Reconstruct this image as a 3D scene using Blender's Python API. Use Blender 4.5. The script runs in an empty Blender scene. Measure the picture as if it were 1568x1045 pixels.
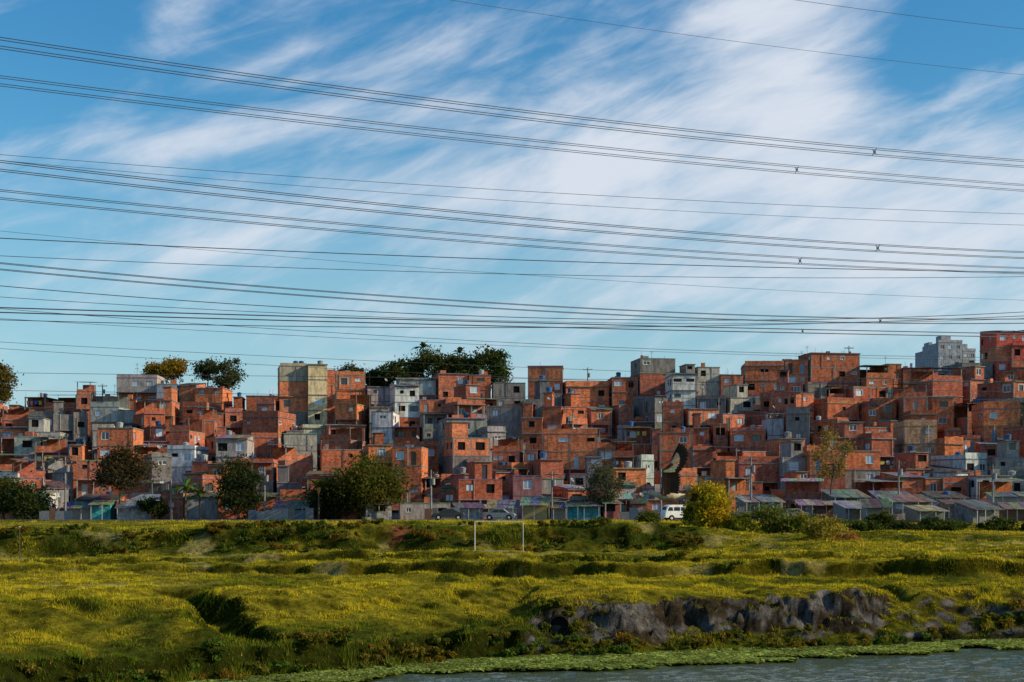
import bpy, math, random
import numpy as np
from mathutils import Vector
R = random.Random(11)
FOC = 2178.0; CH = 8.0; HV = 770.0
def sx(u, d): return (u-784.0)/FOC*d          # bearing + distance -> east coordinate (m)
def sz(v, d): return CH+(HV-v)/FOC*d          # elevation angle + distance -> height (m)
scene = bpy.context.scene

# ------------------------------------------------------------------ noise
_rs = np.random.RandomState(5); _T = _rs.rand(256, 256)
def vn(x, y):
    x = np.asarray(x, float); y = np.asarray(y, float)
    xi = np.floor(x).astype(int); yi = np.floor(y).astype(int)
    fx = x-xi; fy = y-yi; fx = fx*fx*(3-2*fx); fy = fy*fy*(3-2*fy)
    a = _T[xi & 255, yi & 255]; b = _T[(xi+1) & 255, yi & 255]
    c = _T[xi & 255, (yi+1) & 255]; d = _T[(xi+1) & 255, (yi+1) & 255]
    return (a*(1-fx)+b*fx)*(1-fy)+(c*(1-fx)+d*fx)*fy
def fbm(x, y, o=4):
    s = 0; a = .5; t = 0
    for i in range(o):
        s = s+a*vn(x*2**i+17.3*i, y*2**i+9.1*i); t += a; a *= .5
    return s/t
def ss(a, b, x):
    t = np.clip((x-a)/(b-a), 0, 1); return t*t*(3-2*t)

# ------------------------------------------------------------------ terrain functions
SHX = [-300, -80, -40, -30, -21, -12.5, -6, 0, 10, 20, 29, 45, 80, 300]
SHY = [10, 35, 48, 53, 57.5, 63.6, 68.8, 72, 75.5, 78.6, 82, 86, 93, 110]
def shore(x): return np.interp(x, SHX, SHY)+(fbm(np.asarray(x, float)*.3, 3.3, 3)-.5)*2.0
SKU = [-300, 0, 40, 110, 160, 200, 240, 330, 390, 430, 510, 560, 640, 720, 780, 830, 900, 950, 1010, 1070, 1140, 1200, 1280, 1380, 1460, 1530, 1580, 1900]
SKV = [600, 615, 610, 610, 600, 582, 582, 588, 600, 580, 578, 590, 582, 575, 580, 570, 590, 580, 565, 568, 562, 553, 545, 556, 555, 535, 520, 520]
def skyv(u): return np.interp(u, SKU, SKV)
def roofv(u, y):
    fr = np.clip((y-190)/82.0, 0, 1)
    return 762-(762-skyv(u))*fr
def hill(x, y):
    yy = np.minimum(y, 285); u = 784+FOC*x/np.maximum(yy, 60)
    z = sz(roofv(u, yy), yy)-7.4
    z = z*(1-ss(300, 620, y))+10*ss(300, 620, y)
    return z
def terr(x, y):
    x = np.asarray(x, float); y = np.asarray(y, float)
    s = shore(x); w = y-s
    wl = w+((fbm(x*.3, y*.1, 3)-.5)*3.0+(fbm(x*1.1, y*.9, 3)-.5)*1.4)*ss(.2, 1.5, w)
    PL = np.interp(wl, [-30, -3, 0, .7, 1.5, 7, 12.0, 14, 22], [-1.5, -1, -.08, .25, 1.4, 1.7, 2.5, 3.0, 3.0])
    wc = w+((fbm(x*.33, 1.7, 2)-.5)*2.2+(fbm(x*1.6+y*.5, y*2.4, 4)-.5)*1.7)*ss(.6, 2, w)
    cf = fbm(x*.35+30, 5., 2)
    PC = np.interp(wc, [-30, -3, 0, 1.5, 2.4, 2.9, 3.0, 3.5, 4.4, 22], [-1.5, -1, -.08, .55, 1.0, 1.7, 1.95, 2.6, 2.85, 3.0])
    PC = PC*(.92+.12*cf)
    PR = np.interp(wl, [-30, -3, 0, .6, 3, 5, 22], [-1.5, -1, -.08, .7, 2.0, 2.85, 3.0])
    a = ss(.5, 2.0, x); b = ss(20.5, 23.0, x)
    z = PL*(1-a)+PC*a*(1-b)+PR*b
    t = np.clip((82-y)/15.0, -0.3, 1.3); gx = -19.0+6.6*t+(fbm(y*.4, 2.2, 2)-.5)*1.5
    z = z-1.5*np.exp(-np.abs((x-gx)/1.3)**3)*ss(-.15, .1, t)*(1-ss(.75, 1.15, t))
    gx2 = 22.8+(88-y)*.3
    z = z-.8*np.exp(-((x-gx2)/1.0)**2)*ss(79, 82, y)*(1-ss(88, 91, y))
    st = 98.5+(fbm(x*.09, 8.8, 3)-.5)*9-x*.03+(fbm(x*.6, 3., 2)-.5)*1.5
    z = z+.90*ss(0, .7, y-st)*(.35+.65*ss(-28, -12, x))-.30*np.exp(-((y-st+1)/1.2)**2)
    z = z-.6*ss(2, 9, y-st)
    st2 = 114+(fbm(x*.07, 2.2, 3)-.5)*10
    z = z+.55*ss(0, .9, y-st2)-.5*ss(2, 9, y-st2)
    wr = ss(14, 28, x)
    e = y+(fbm(x*.08, 5.1, 3)-.5)*4+(fbm(x*.5, y*.5, 2)-.5)*2
    emb = 2.4*ss(139, 145, e)
    ramp = 1.3*ss(108, 150, y)+.9*ss(152, 190, y)
    z = z+emb*(1-wr)+ramp*wr
    flat = ss(160, 180, y)
    z = z*(1-flat)+5.75*flat
    h = hill(x, y)
    z = np.where(y > 196, np.maximum(z, h), z)
    amp = ss(.4, 2.5, w)*(1-ss(150, 165, y))
    fieldq = ss(120, 128, y)*(1-ss(136, 139, y))*(1-ss(5, 25, x))
    amp = amp*(1-.8*fieldq)
    z = z+amp*((fbm(x*.16, y*.16, 3)-.5)*.95+(fbm(x*.5, y*.8, 3)-.5)*.62+(vn(x*1.7, y*1.9)-.5)*.16)
    nb = np.interp(y, [-400, 4, 12, 24, 30], [6.2, 6.2, 5.6, .5, -1.5])
    z = np.where(y < 30, np.maximum(nb, -1.5), z)
    return z
def dirt(x, y):
    p = np.exp(-((y-(85.2+(fbm(x*.12, 1, 2)-.5)*2.5))/.65)**2)*(1-ss(-19.5, -17, x))
    q = ss(126, 129, y)*(1-ss(136, 137.5, y))*(1-ss(-4, 22, x))*.75*ss(.35, .6, fbm(x*.1, y*.5, 3))
    r = np.exp(-((x+11.2)/.9)**2-((y-142.5)/2.0)**2)*1.5*ss(.35, .6, fbm(x*.9, y*.9, 2))
    s = .6*ss(.66, .74, fbm(x*.25+40, y*.3, 3))*ss(95, 100, y)*(1-ss(170, 175, y))
    return np.clip(p+q+s, 0, 1), np.clip(r, 0, 1)

# ------------------------------------------------------------------ materials
MATS = {}
def newmat(name, rough=.8):
    m = bpy.data.materials.new(name); m.use_nodes = True
    nt = m.node_tree; b = nt.nodes['Principled BSDF']; b.inputs['Roughness'].default_value = rough
    b.inputs['Specular IOR Level'].default_value = .25
    MATS[name] = m
    return m, nt, b
def matte(name):
    nt = MATS[name].node_tree; b = nt.nodes['Principled BSDF']; d = nt.nodes.new('ShaderNodeBsdfDiffuse')
    for a, c in (('Base Color', 'Color'), ('Normal', 'Normal')):
        if b.inputs[a].is_linked: nt.links.new(b.inputs[a].links[0].from_socket, d.inputs[c])
    nt.links.new(d.outputs[0], nt.nodes['Material Output'].inputs[0]); nt.nodes.remove(b)
def N(nt, t, **k):
    n = nt.nodes.new(t)
    for a, v in k.items(): setattr(n, a, v)
    return n
def mixc(nt, fac, a, b, mode='MIX'):
    n = N(nt, 'ShaderNodeMix', data_type='RGBA', blend_type=mode)
    for s, val in ((0, fac), (6, a), (7, b)):
        if isinstance(val, bpy.types.NodeSocket): nt.links.new(val, n.inputs[s])
        elif s == 0: n.inputs[0].default_value = val
        else: n.inputs[s].default_value = (*val, 1)
    return n.outputs[2]
def ramp(nt, src, p0, p1, c0=0., c1=1.):
    n = N(nt, 'ShaderNodeMapRange'); nt.links.new(src, n.inputs[0])
    n.inputs[1].default_value = p0; n.inputs[2].default_value = p1
    n.inputs[3].default_value = c0; n.inputs[4].default_value = c1
    return n.outputs[0]
def objcoord(nt, scale=(1, 1, 1), rnd=True):
    tc = N(nt, 'ShaderNodeTexCoord'); mp = N(nt, 'ShaderNodeMapping'); mp.inputs['Scale'].default_value = scale
    nt.links.new(tc.outputs['Object'], mp.inputs['Vector'])
    if rnd:
        oi = N(nt, 'ShaderNodeObjectInfo'); mu = N(nt, 'ShaderNodeVectorMath', operation='SCALE')
        cb = N(nt, 'ShaderNodeCombineXYZ')
        for i in range(3): nt.links.new(oi.outputs['Random'], cb.inputs[i])
        nt.links.new(cb.outputs[0], mu.inputs[0]); mu.inputs['Scale'].default_value = 97.
        nt.links.new(mu.outputs[0], mp.inputs['Location'])
    return mp.outputs[0]
def noise(nt, vec, sc, det=4, rough=.6):
    n = N(nt, 'ShaderNodeTexNoise'); n.inputs['Scale'].default_value = sc; n.inputs['Detail'].default_value = det
    n.inputs['Roughness'].default_value = rough
    nt.links.new(vec, n.inputs['Vector']); return n.outputs['Fac']
def attr(nt):
    a = N(nt, 'ShaderNodeAttribute'); a.attribute_name = 'Col'; return a.outputs['Color']
def bump(nt, b, h, st, dist):
    n = N(nt, 'ShaderNodeBump'); n.inputs['Strength'].default_value = st; n.inputs['Distance'].default_value = dist
    nt.links.new(h, n.inputs['Height']); nt.links.new(n.outputs[0], b.inputs['Normal'])

def wallmat(name, brick):
    m, nt, b = newmat(name, .9)
    c = attr(nt)
    if brick:
        tc = N(nt, 'ShaderNodeTexCoord'); sp = N(nt, 'ShaderNodeSeparateXYZ'); nt.links.new(tc.outputs['Object'], sp.inputs[0])
        ad = N(nt, 'ShaderNodeMath', operation='ADD'); nt.links.new(sp.outputs[0], ad.inputs[0]); nt.links.new(sp.outputs[1], ad.inputs[1])
        cb = N(nt, 'ShaderNodeCombineXYZ'); nt.links.new(ad.outputs[0], cb.inputs[0]); nt.links.new(sp.outputs[2], cb.inputs[1])
        bt = N(nt, 'ShaderNodeTexBrick'); nt.links.new(cb.outputs[0], bt.inputs['Vector'])
        bt.inputs['Scale'].default_value = 1.; bt.inputs['Brick Width'].default_value = .4; bt.inputs['Row Height'].default_value = .21
        bt.inputs['Mortar Size'].default_value = .012; bt.inputs['Color1'].default_value = (1.22, 1.22, 1.22, 1); bt.inputs['Color2'].default_value = (.68, .65, .65, 1)
        bt.inputs['Mortar'].default_value = (1, 1, 1, 1)
        c = mixc(nt, 1., c, bt.outputs['Color'], 'MULTIPLY')
        f = N(nt, 'ShaderNodeMath', operation='MULTIPLY'); nt.links.new(bt.outputs['Fac'], f.inputs[0]); f.inputs[1].default_value = .45
        c = mixc(nt, f.outputs[0], c, (.36, .27, .22))
        sm = noise(nt, objcoord(nt, (1, 1, 1)), .8, 3, .7)
        c = mixc(nt, ramp(nt, sm, .61, .66, 0, .45), c, (.28, .22, .18))
    st = noise(nt, objcoord(nt, (1, 1, .4)), 1.6, 4, .7)
    c = mixc(nt, 1., c, ramp(nt, st, .32, .62, .55, 1.18), 'MULTIPLY')
    if not brick:
        sk = noise(nt, objcoord(nt, (2.5, 2.5, .35)), 1.2, 4, .7)
        c = mixc(nt, ramp(nt, sk, .50, .72, 0, .6), c, (.07, .062, .055))
    nt.links.new(c, b.inputs['Base Color']); matte(name)
wallmat('brick_wall', True); wallmat('plaster_wall', False)
m, nt, b = newmat('concrete', .9)
c = mixc(nt, 1., attr(nt), ramp(nt, noise(nt, objcoord(nt), 1.5, 3), .3, .7, .55, 1.15), 'MULTIPLY'); nt.links.new(c, b.inputs['Base Color']); matte('concrete')
m, nt, b = newmat('corrugated_sheet', .6)
c = mixc(nt, 1., attr(nt), ramp(nt, noise(nt, objcoord(nt, (1.5, .4, 1)), 1.4, 4), .3, .7, .45, 1.15), 'MULTIPLY'); nt.links.new(c, b.inputs['Base Color'])
wv = N(nt, 'ShaderNodeTexWave'); wv.inputs['Scale'].default_value = 1.8; nt.links.new(objcoord(nt, rnd=False), wv.inputs[0]); bump(nt, b, wv.outputs['Fac'], .8, .05); matte('corrugated_sheet')
m, nt, b = newmat('painted', .55)
c = mixc(nt, 1., attr(nt), ramp(nt, noise(nt, objcoord(nt), 2.5, 3), .3, .7, .75, 1.08), 'MULTIPLY'); nt.links.new(c, b.inputs['Base Color'])
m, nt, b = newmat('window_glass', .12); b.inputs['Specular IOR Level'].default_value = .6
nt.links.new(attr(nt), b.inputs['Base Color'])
m, nt, b = newmat('interior_dark', .9)
c = mixc(nt, noise(nt, objcoord(nt), 1.2, 2), (.006, .006, .007), (.03, .026, .024)); nt.links.new(c, b.inputs['Base Color']); matte('interior_dark')
m, nt, b = newmat('bark', .9)
c = mixc(nt, noise(nt, objcoord(nt, (1, 1, .3)), 4, 2), (.05, .035, .025), (.16, .12, .09)); nt.links.new(c, b.inputs['Base Color']); matte('bark')
def leafmat(name, tr=.45):
    m, nt, b = newmat(name, .6); nt.nodes.remove(b)
    d = N(nt, 'ShaderNodeBsdfDiffuse')
    t = N(nt, 'ShaderNodeBsdfTranslucent'); mx = N(nt, 'ShaderNodeMixShader'); mx.inputs[0].default_value = tr
    c = attr(nt); nt.links.new(c, d.inputs['Color'])
    c2 = mixc(nt, 1., c, (1.3, 1.15, .6), 'MULTIPLY'); nt.links.new(c2, t.inputs['Color'])
    nt.links.new(d.outputs[0], mx.inputs[1]); nt.links.new(t.outputs[0], mx.inputs[2])
    nt.links.new(mx.outputs[0], nt.nodes['Material Output'].inputs[0])
leafmat('leaf', .4); leafmat('grass_blade', .5)
m, nt, b = newmat('feather', .6)
c = mixc(nt, 1., attr(nt), ramp(nt, noise(nt, objcoord(nt, (1, 1, 1), False), 22, 4), .3, .7, .6, 1.25), 'MULTIPLY'); nt.links.new(c, b.inputs['Base Color'])
m, nt, b = newmat('cable_metal', .5)
c = mixc(nt, noise(nt, objcoord(nt), .5, 2), (.03, .033, .042), (.07, .075, .085)); nt.links.new(c, b.inputs['Base Color'])
m, nt, b = newmat('galvanised', .4)
c = mixc(nt, noise(nt, objcoord(nt), 3, 2), (.45, .45, .44), (.65, .65, .62)); nt.links.new(c, b.inputs['Base Color'])
m, nt, b = newmat('ground_soil_grass', 1.0)
tc = objcoord(nt, rnd=False)
c = mixc(nt, 1., attr(nt), ramp(nt, noise(nt, tc, 2.2, 5, .75), .32, .68, .35, 1.5), 'MULTIPLY')
c = mixc(nt, 1., c, ramp(nt, noise(nt, tc, .25, 2, .6), .3, .7, .75, 1.2), 'MULTIPLY')
nt.links.new(c, b.inputs['Base Color']); bump(nt, b, noise(nt, tc, 2.6, 6, .75), 1., .6); matte('ground_soil_grass')
m, nt, b = newmat('river_water', .05); b.inputs['Specular IOR Level'].default_value = .32
tc = objcoord(nt, (1, 2.6, 1), False)
c = mixc(nt, noise(nt, tc, .15, 2), (.035, .05, .012), (.075, .09, .028)); nt.links.new(c, b.inputs['Base Color'])
bump(nt, b, noise(nt, tc, 4.0, 3, .6), .8, .12)

# ------------------------------------------------------------------ mesh helpers
def finish(me, col, domain='FACE'):
    a = me.attributes.new('Col', 'FLOAT_COLOR', domain)
    a.data.foreach_set('color', np.asarray(col, np.float32).ravel())
def link(name, data, loc=(0, 0, 0), rz=0, parent=None):
    o = bpy.data.objects.new(name, data); o.location = loc; o.rotation_euler = (0, 0, rz)
    if parent: o.parent = parent
    scene.collection.objects.link(o); return o
class MB:
    def __init__(s): s.v = []; s.f = []; s.m = []; s.c = []
    def quad(s, a, b, c, d, mat, col):
        n = len(s.v); s.v += [a, b, c, d]; s.f.append((n, n+1, n+2, n+3)); s.m.append(mat); s.c.append(col)
    def poly(s, pts, mat, col):
        n = len(s.v); s.v += list(pts); s.f.append(tuple(range(n, n+len(pts)))); s.m.append(mat); s.c.append(col)
    def box(s, x0, x1, y0, y1, z0, z1, mat, col):
        n = len(s.v)
        s.v += [(x0, y0, z0), (x1, y0, z0), (x1, y1, z0), (x0, y1, z0), (x0, y0, z1), (x1, y0, z1), (x1, y1, z1), (x0, y1, z1)]
        for f in ((0, 3, 2, 1), (4, 5, 6, 7), (0, 1, 5, 4), (1, 2, 6, 5), (2, 3, 7, 6), (3, 0, 4, 7)):
            s.f.append(tuple(n+i for i in f)); s.m.append(mat); s.c.append(col)
    def tube(s, p, q, r0, r1, k, mat, col, cap=True):
        p = Vector(p); q = Vector(q); d = (q-p).normalized()
        a = d.orthogonal().normalized(); b = d.cross(a); n = len(s.v)
        for (c, r) in ((p, r0), (q, r1)):
            for i in range(k):
                t = 2*math.pi*i/k; s.v.append(tuple(c+a*math.cos(t)*r+b*math.sin(t)*r))
        for i in range(k):
            j = (i+1) % k; s.f.append((n+i, n+j, n+k+j, n+k+i)); s.m.append(mat); s.c.append(col)
        if cap:
            s.f.append(tuple(n+k+i for i in range(k))); s.m.append(mat); s.c.append(col)
            s.f.append(tuple(n+i for i in reversed(range(k)))); s.m.append(mat); s.c.append(col)
    def build(s, name, loc=(0, 0, 0), rz=0, parent=None):
        me = bpy.data.meshes.new(name); me.from_pydata(s.v, [], s.f)
        names = sorted(set(s.m)); idx = {n: i for i, n in enumerate(names)}
        for n in names: me.materials.append(MATS[n])
        me.polygons.foreach_set('material_index', [idx[n] for n in s.m])
        finish(me, [(*c, 1) for c in s.c]); me.update()
        return link(name, me, loc, rz, parent)
def npmesh(name, V, k, mat, col, parent=None, loc=(0, 0, 0)):
    nf = len(V)//k; me = bpy.data.meshes.new(name)
    me.vertices.add(len(V)); me.vertices.foreach_set('co', V.astype(np.float32).ravel())
    me.loops.add(len(V)); me.loops.foreach_set('vertex_index', np.arange(len(V), dtype=np.int32))
    me.polygons.add(nf); me.polygons.foreach_set('loop_start', np.arange(0, len(V), k, dtype=np.int32))
    me.polygons.foreach_set('loop_total', np.full(nf, k, np.int32))
    me.materials.append(MATS[mat]); me.update(calc_edges=True)
    finish(me, np.concatenate([col, np.ones((nf, 1))], 1)); return link(name, me, loc, 0, parent)
def gridmesh(name, X, Y, Z, C, mat):
    ny, nx = X.shape
    V = np.stack([X.ravel(), Y.ravel(), Z.ravel()], 1)
    ii = (np.arange(ny-1)[:, None]*nx+np.arange(nx-1)[None]).ravel()
    F = np.stack([ii, ii+1, ii+nx+1, ii+nx], 1)
    me = bpy.data.meshes.new(name); me.vertices.add(len(V)); me.vertices.foreach_set('co', V.astype(np.float32).ravel())
    me.loops.add(F.size); me.loops.foreach_set('vertex_index', F.astype(np.int32).ravel())
    me.polygons.add(len(F)); me.polygons.foreach_set('loop_start', np.arange(0, F.size, 4, dtype=np.int32)); me.polygons.foreach_set('loop_total', np.full(len(F), 4, np.int32))
    me.polygons.foreach_set('use_smooth', np.ones(len(F), bool)); me.materials.append(MATS[mat]); me.update(calc_edges=True)
    if C is not None: finish(me, np.concatenate([C.reshape(-1, 3), np.ones((len(V), 1))], 1), 'POINT')
    return link(name, me)

# ------------------------------------------------------------------ terrain mesh
xs = np.concatenate([np.linspace(-2500, -200, 12), np.linspace(-180, -90, 16), np.arange(-86, -45, 1.6), np.arange(-44, 0, .3), np.arange(0, 24, .16), np.arange(24, 48, .3), np.arange(48, 90, 1.6), np.linspace(95, 180, 16), np.linspace(200, 2500, 12)])
ys = np.concatenate([np.linspace(-800, -20, 8), np.arange(-10, 50, 3.), np.arange(50, 62, .4), np.arange(62, 88, .12), np.arange(88, 118, .3), np.arange(118, 152, .5), np.arange(152, 300, 2.2), np.linspace(305, 620, 16), np.linspace(700, 6000, 14)])
X, Y = np.meshgrid(xs, ys); Z = terr(X, Y)
gy = np.gradient(Z, axis=0)/np.gradient(Y, axis=0); gx = np.gradient(Z, axis=1)/np.gradient(X, axis=1); sl = np.hypot(gx, gy)
grassc = np.array([.26, .225, .020]); gdark = np.array([.07, .085, .012]); soil = np.array([.055, .042, .028]); cliffc = np.array([.17, .158, .15]); pale = np.array([.46, .38, .13]); red = np.array([.33, .10, .05])
def embm(x, y): return ss(138, 141, y)*(1-ss(147, 151, y))*(1-ss(14, 24, x))
def grasst(x, y):
    t = ss(.30, .60, fbm(x*.13+7, y*.13, 3)*.6+.4*fbm(x*.7, y*.7+9, 3))
    lowleft = np.exp(-((y-shore(x))/6.0)**2)*(1-ss(0, 3, x))
    return np.clip(t-.8*embm(x, y)*ss(.3, .6, fbm(x*.25, y*.35, 3))-.9*np.exp(-((y-shore(x))/2.6)**2)-.45*lowleft, 0, 1)
D1, D2 = dirt(X, Y)
tt = grasst(X, Y)[..., None]; C = gdark*(1-tt)+grassc*tt
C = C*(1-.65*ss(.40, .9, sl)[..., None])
cl = (ss(.7, 1.15, sl)*(1-ss(86, 89, Y)))[..., None]
strat = (.35+1.25*fbm(X*1.5+Z, Z*4+Y*.9, 4))[..., None]
mm = ss(.46, .56, fbm(X*.8+9, Z*1.8+Y*.5, 4))[..., None]
cm = (cliffc*mm+soil*(1-mm))*strat
cm = np.where(X[..., None] < .8, gdark*.5, cm)
C = C*(1-cl)+cm*cl
C = C*(1-D1[..., None])+pale*D1[..., None]
C = C*(1-D2[..., None])+red*D2[..., None]
hm = ss(176, 184, Y)[..., None]; C = C*(1-hm)+np.array([.12, .085, .065])*hm
wet = ((Y < shore(X)+.4) & (Y > 28))[..., None]; C = np.where(wet, np.array([.03, .030, .016]), C)
gridmesh('ground', X, Y, Z, C, 'ground_soil_grass')
wx = np.concatenate([np.linspace(-2500, -50, 8), np.arange(-40, 56, .25), np.linspace(66, 2500, 8)]); wy = np.concatenate([np.linspace(0, 52, 6), np.arange(54, 84, .12), np.linspace(86, 125, 6)])
WX, WY = np.meshgrid(wx, wy); WZ = ((fbm(WX*.7+WY*.2, WY*1.5, 3)-.5)*.20+(vn(WX*1.5, WY*3.0)-.5)*.07-.02)*(ss(-46, -40, WX)*(1-ss(56, 60, WX))*ss(52, 55, WY)*(1-ss(83, 85, WY)))
gridmesh('river_water', WX, WY, WZ, None, 'river_water')
mb = MB(); mb.box(-150, 150, 178, 187, 5.6, 5.82, 'concrete', (.13, .12, .11)); mb.build('street')

# ------------------------------------------------------------------ grass
rs = np.random.RandomState(3)
def grass(name, n, y0, y1, h0, w0):
    y = y0+(y1-y0)*rs.rand(n)
    x = (rs.rand(n)*2-1)*(.40*y+4)
    z = terr(x, y); e = .25
    s = np.hypot(terr(x+e, y)-z, terr(x, y+e)-z)/e
    sh = shore(x); d1, d2 = dirt(x, y)
    tus = fbm(x*.9, y*.9, 3)
    steepok = (s < .95) | (y > 88) | (rs.rand(n) < np.where(x < 1, .75, .05+.45*(fbm(x*.8, y*1.2, 2) > .58)))
    keep = (y > sh+.1) & steepok & (rs.rand(n) > d1*.93) & (rs.rand(n) > d2*.95) & (rs.rand(n) < .35+1.3*ss(.3, .7, tus))
    x, y, z, tus, s = x[keep], y[keep], z[keep], tus[keep], s[keep]; n = len(x)
    fieldq = ss(118, 126, y)*(1-ss(136, 139, y))*(1-ss(5, 25, x))
    near = np.exp(-((y-shore(x))/2.0)**2)
    h = h0*(.3+1.7*ss(.42, .78, tus)**1.5)*(.6+.8*rs.rand(n))*(1-.6*fieldq)*(1+1.8*near*ss(.35, .6, fbm(x*.4, 2., 2)))
    emb = embm(x, y); h = h*(1+1.0*emb*ss(.4, .7, fbm(x*.3, y*.3, 3)))
    w = w0*(.7+.6*rs.rand(n)); a = rs.rand(n)*6.283
    V = np.zeros((n, 3, 3)); dx = np.cos(a)*w/2; dy = np.sin(a)*w/2
    V[:, 0] = np.stack([x-dx, y-dy, z-.04], 1); V[:, 1] = np.stack([x+dx, y+dy, z-.04], 1)
    la = rs.rand(n)*6.283; l = h*.9*rs.rand(n)
    V[:, 2] = np.stack([x+np.cos(la)*l, y+np.sin(la)*l, z+h], 1)
    g = np.array([.11, .16, .014]); ye = np.array([.62, .51, .03]); br = np.array([.36, .22, .06])
    t = (np.clip(grasst(x, y)*.85+.35*(rs.rand(n)-.35)+.2*fieldq-.5*ss(.35, .9, s), 0, 1))[:, None]
    c = g*(1-t)+ye*t
    bb = (rs.rand(n) < .05+.18*(fbm(x*.3+50, y*.3, 3) > .6))[:, None]; c = np.where(bb, br, c)
    c = c*(.65+.7*rs.rand(n))[:, None]
    return npmesh(name, V.reshape(-1, 3), 3, 'grass_blade', c)
grass('grass', 460000, 50, 108, .11, .055)
grass('meadow_grass', 200000, 106, 178, .12, .10)

n = 75000; x = rs.rand(n)*85-35; width = 4.0+4.5*fbm(x*.08+3, 1., 2)
off = rs.rand(n)*width; y = shore(x)-off+.5
keep = fbm(x*.4, y*.7, 3) > .10+.44*(off/width)**2; x = x[keep]; y = y[keep]; n = len(x)
sz_ = .13*(.6+rs.rand(n)); a = rs.rand(n)*6.28; V = np.zeros((n, 4, 3))
for i in range(4):
    V[:, i, 0] = x+np.cos(a+i*1.571)*sz_; V[:, i, 1] = y+np.sin(a+i*1.571)*sz_; V[:, i, 2] = .04+.12*rs.rand(n)+.10*(rs.rand(n)-.5)
c = np.array([.26, .33, .08])*(.4+1.0*rs.rand(n))[:, None]*(.4+1.2*fbm(x*.8, y*.8, 2))[:, None]
npmesh('water_plants', V.reshape(-1, 3), 4, 'leaf', c)

# ------------------------------------------------------------------ foliage
def leaves(cent, rad, nper, size, col, var=.5):
    K = len(cent); n = K*nper
    d = rs.randn(n, 3); d /= np.linalg.norm(d, axis=1)[:, None]; r = rs.rand(n)**.5
    P = np.repeat(cent, nper, 0)+d*(r*np.repeat(rad, nper))[:, None]*np.array([1, 1, .75])
    a = rs.randn(n, 3)+d*.3; a /= np.linalg.norm(a, axis=1)[:, None]
    b = np.cross(a, rs.randn(n, 3)); b /= np.linalg.norm(b, axis=1)[:, None]
    s = size*(.5+.9*rs.rand(n))[:, None]
    V = np.stack([P-a*s, P-b*s*.45, P+a*s, P+b*s*.45], 1)
    br = np.repeat(1-var/2+var*rs.rand(K), nper)*(.7+.6*rs.rand(n))
    c = np.array(col)[None]*br[:, None]; c[:, 0] *= np.repeat(.85+.4*rs.rand(K), nper)
    return V.reshape(-1, 3), np.clip(c, 0, 1)
def tree(name, u, vt, vb, uw, d, col, K=26, nper=220, leaf=.22, shell=.6, cr=.26, trunk=.16, zb=None, var=.6):
    x = sx(u, d); y = d; zt = sz(vt, d); zc0 = sz(vb, d); W = uw/FOC*d; H = zt-zc0
    if zb is None: zb = float(terr(x, y))
    p = link(name, None, (x, y, zb)); nper = int(nper*.8)
    dd = rs.randn(K, 3); dd /= np.linalg.norm(dd, axis=1)[:, None]; rr = (shell+(1-shell)*rs.rand(K))*(1-cr*.8)*(.8+.35*rs.rand(K))
    cent = dd*rr[:, None]*np.array([W/2, W/2, H/2])
    cent[:, 2] += (zt+zc0)/2-zb
    cent[:, 0] += W*.08*(rs.rand()-.5)
    rad = cr*min(W, H*1.3)*(.5+.9*rs.rand(K))
    V, c = leaves(cent, rad, nper, leaf, col, var)
    V2, c2 = leaves(cent*np.array([1.06, 1.06, 1.0]), rad*1.6, max(10, nper//5), leaf*.9, col, var)
    npmesh('crown', np.concatenate([V, V2]), 4, 'leaf', np.concatenate([c, c2]), p)
    m = MB(); th = max((zc0-zb)+H*.35, .5); top = Vector((W*.04, 0, th)); mid = Vector((-W*.03, 0, th*.5))
    m.tube((0, 0, -.4), mid, trunk*1.2, trunk*.9, 7, 'bark', (0, 0, 0)); m.tube(mid, top, trunk*.9, trunk*.6, 7, 'bark', (0, 0, 0))
    for i in range(min(K, 16)):
        t = R.uniform(.6, 1); s = mid.lerp(top, t); e = Vector(cent[i]); k = s.lerp(e, .5)+Vector((0, 0, -.08*H))
        m.tube(s, k, trunk*.42, trunk*.28, 5, 'bark', (0, 0, 0), False); m.tube(k, e, trunk*.28, trunk*.1, 5, 'bark', (0, 0, 0), False)
    m.build('trunk', parent=p)
    return p
DK = (.035, .055, .018); MG = (.06, .085, .02)
tree('street_tree', 186, 685, 752, 92, 186, (.055, .045, .022), 28, 220)
tree('street_tree', 366, 694, 800, 82, 185, (.035, .05, .018), 34, 230, shell=.5)
tree('street_tree', 556, 697, 778, 132, 185, (.085, .09, .018), 44, 260, leaf=.24)
tree('street_tree', 515, 722, 798, 84, 186, DK, 28, 220)
tree('street_tree', 40, 735, 800, 80, 184, DK, 26, 230)
tree('street_tree', 6, 727, 790, 50, 186, (.07, .085, .02), 20, 200)
tree('shrub', 236, 748, 800, 45, 184, DK, 14, 150)
tree('street_tree', 930, 710, 785, 72, 186, (.065, .08, .045), 30, 130, leaf=.18, cr=.22)
tree('street_tree', 1274, 643, 745, 66, 186, (.21, .17, .05), 34, 70, leaf=.17, cr=.17, trunk=.13)
tree('lime_tree', 1087, 735, 822, 76, 156, (.34, .29, .02), 36, 230, leaf=.2, shell=.5)
tree('shrub', 1060, 772, 808, 34, 158, (.14, .14, .02), 14, 150)
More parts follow.
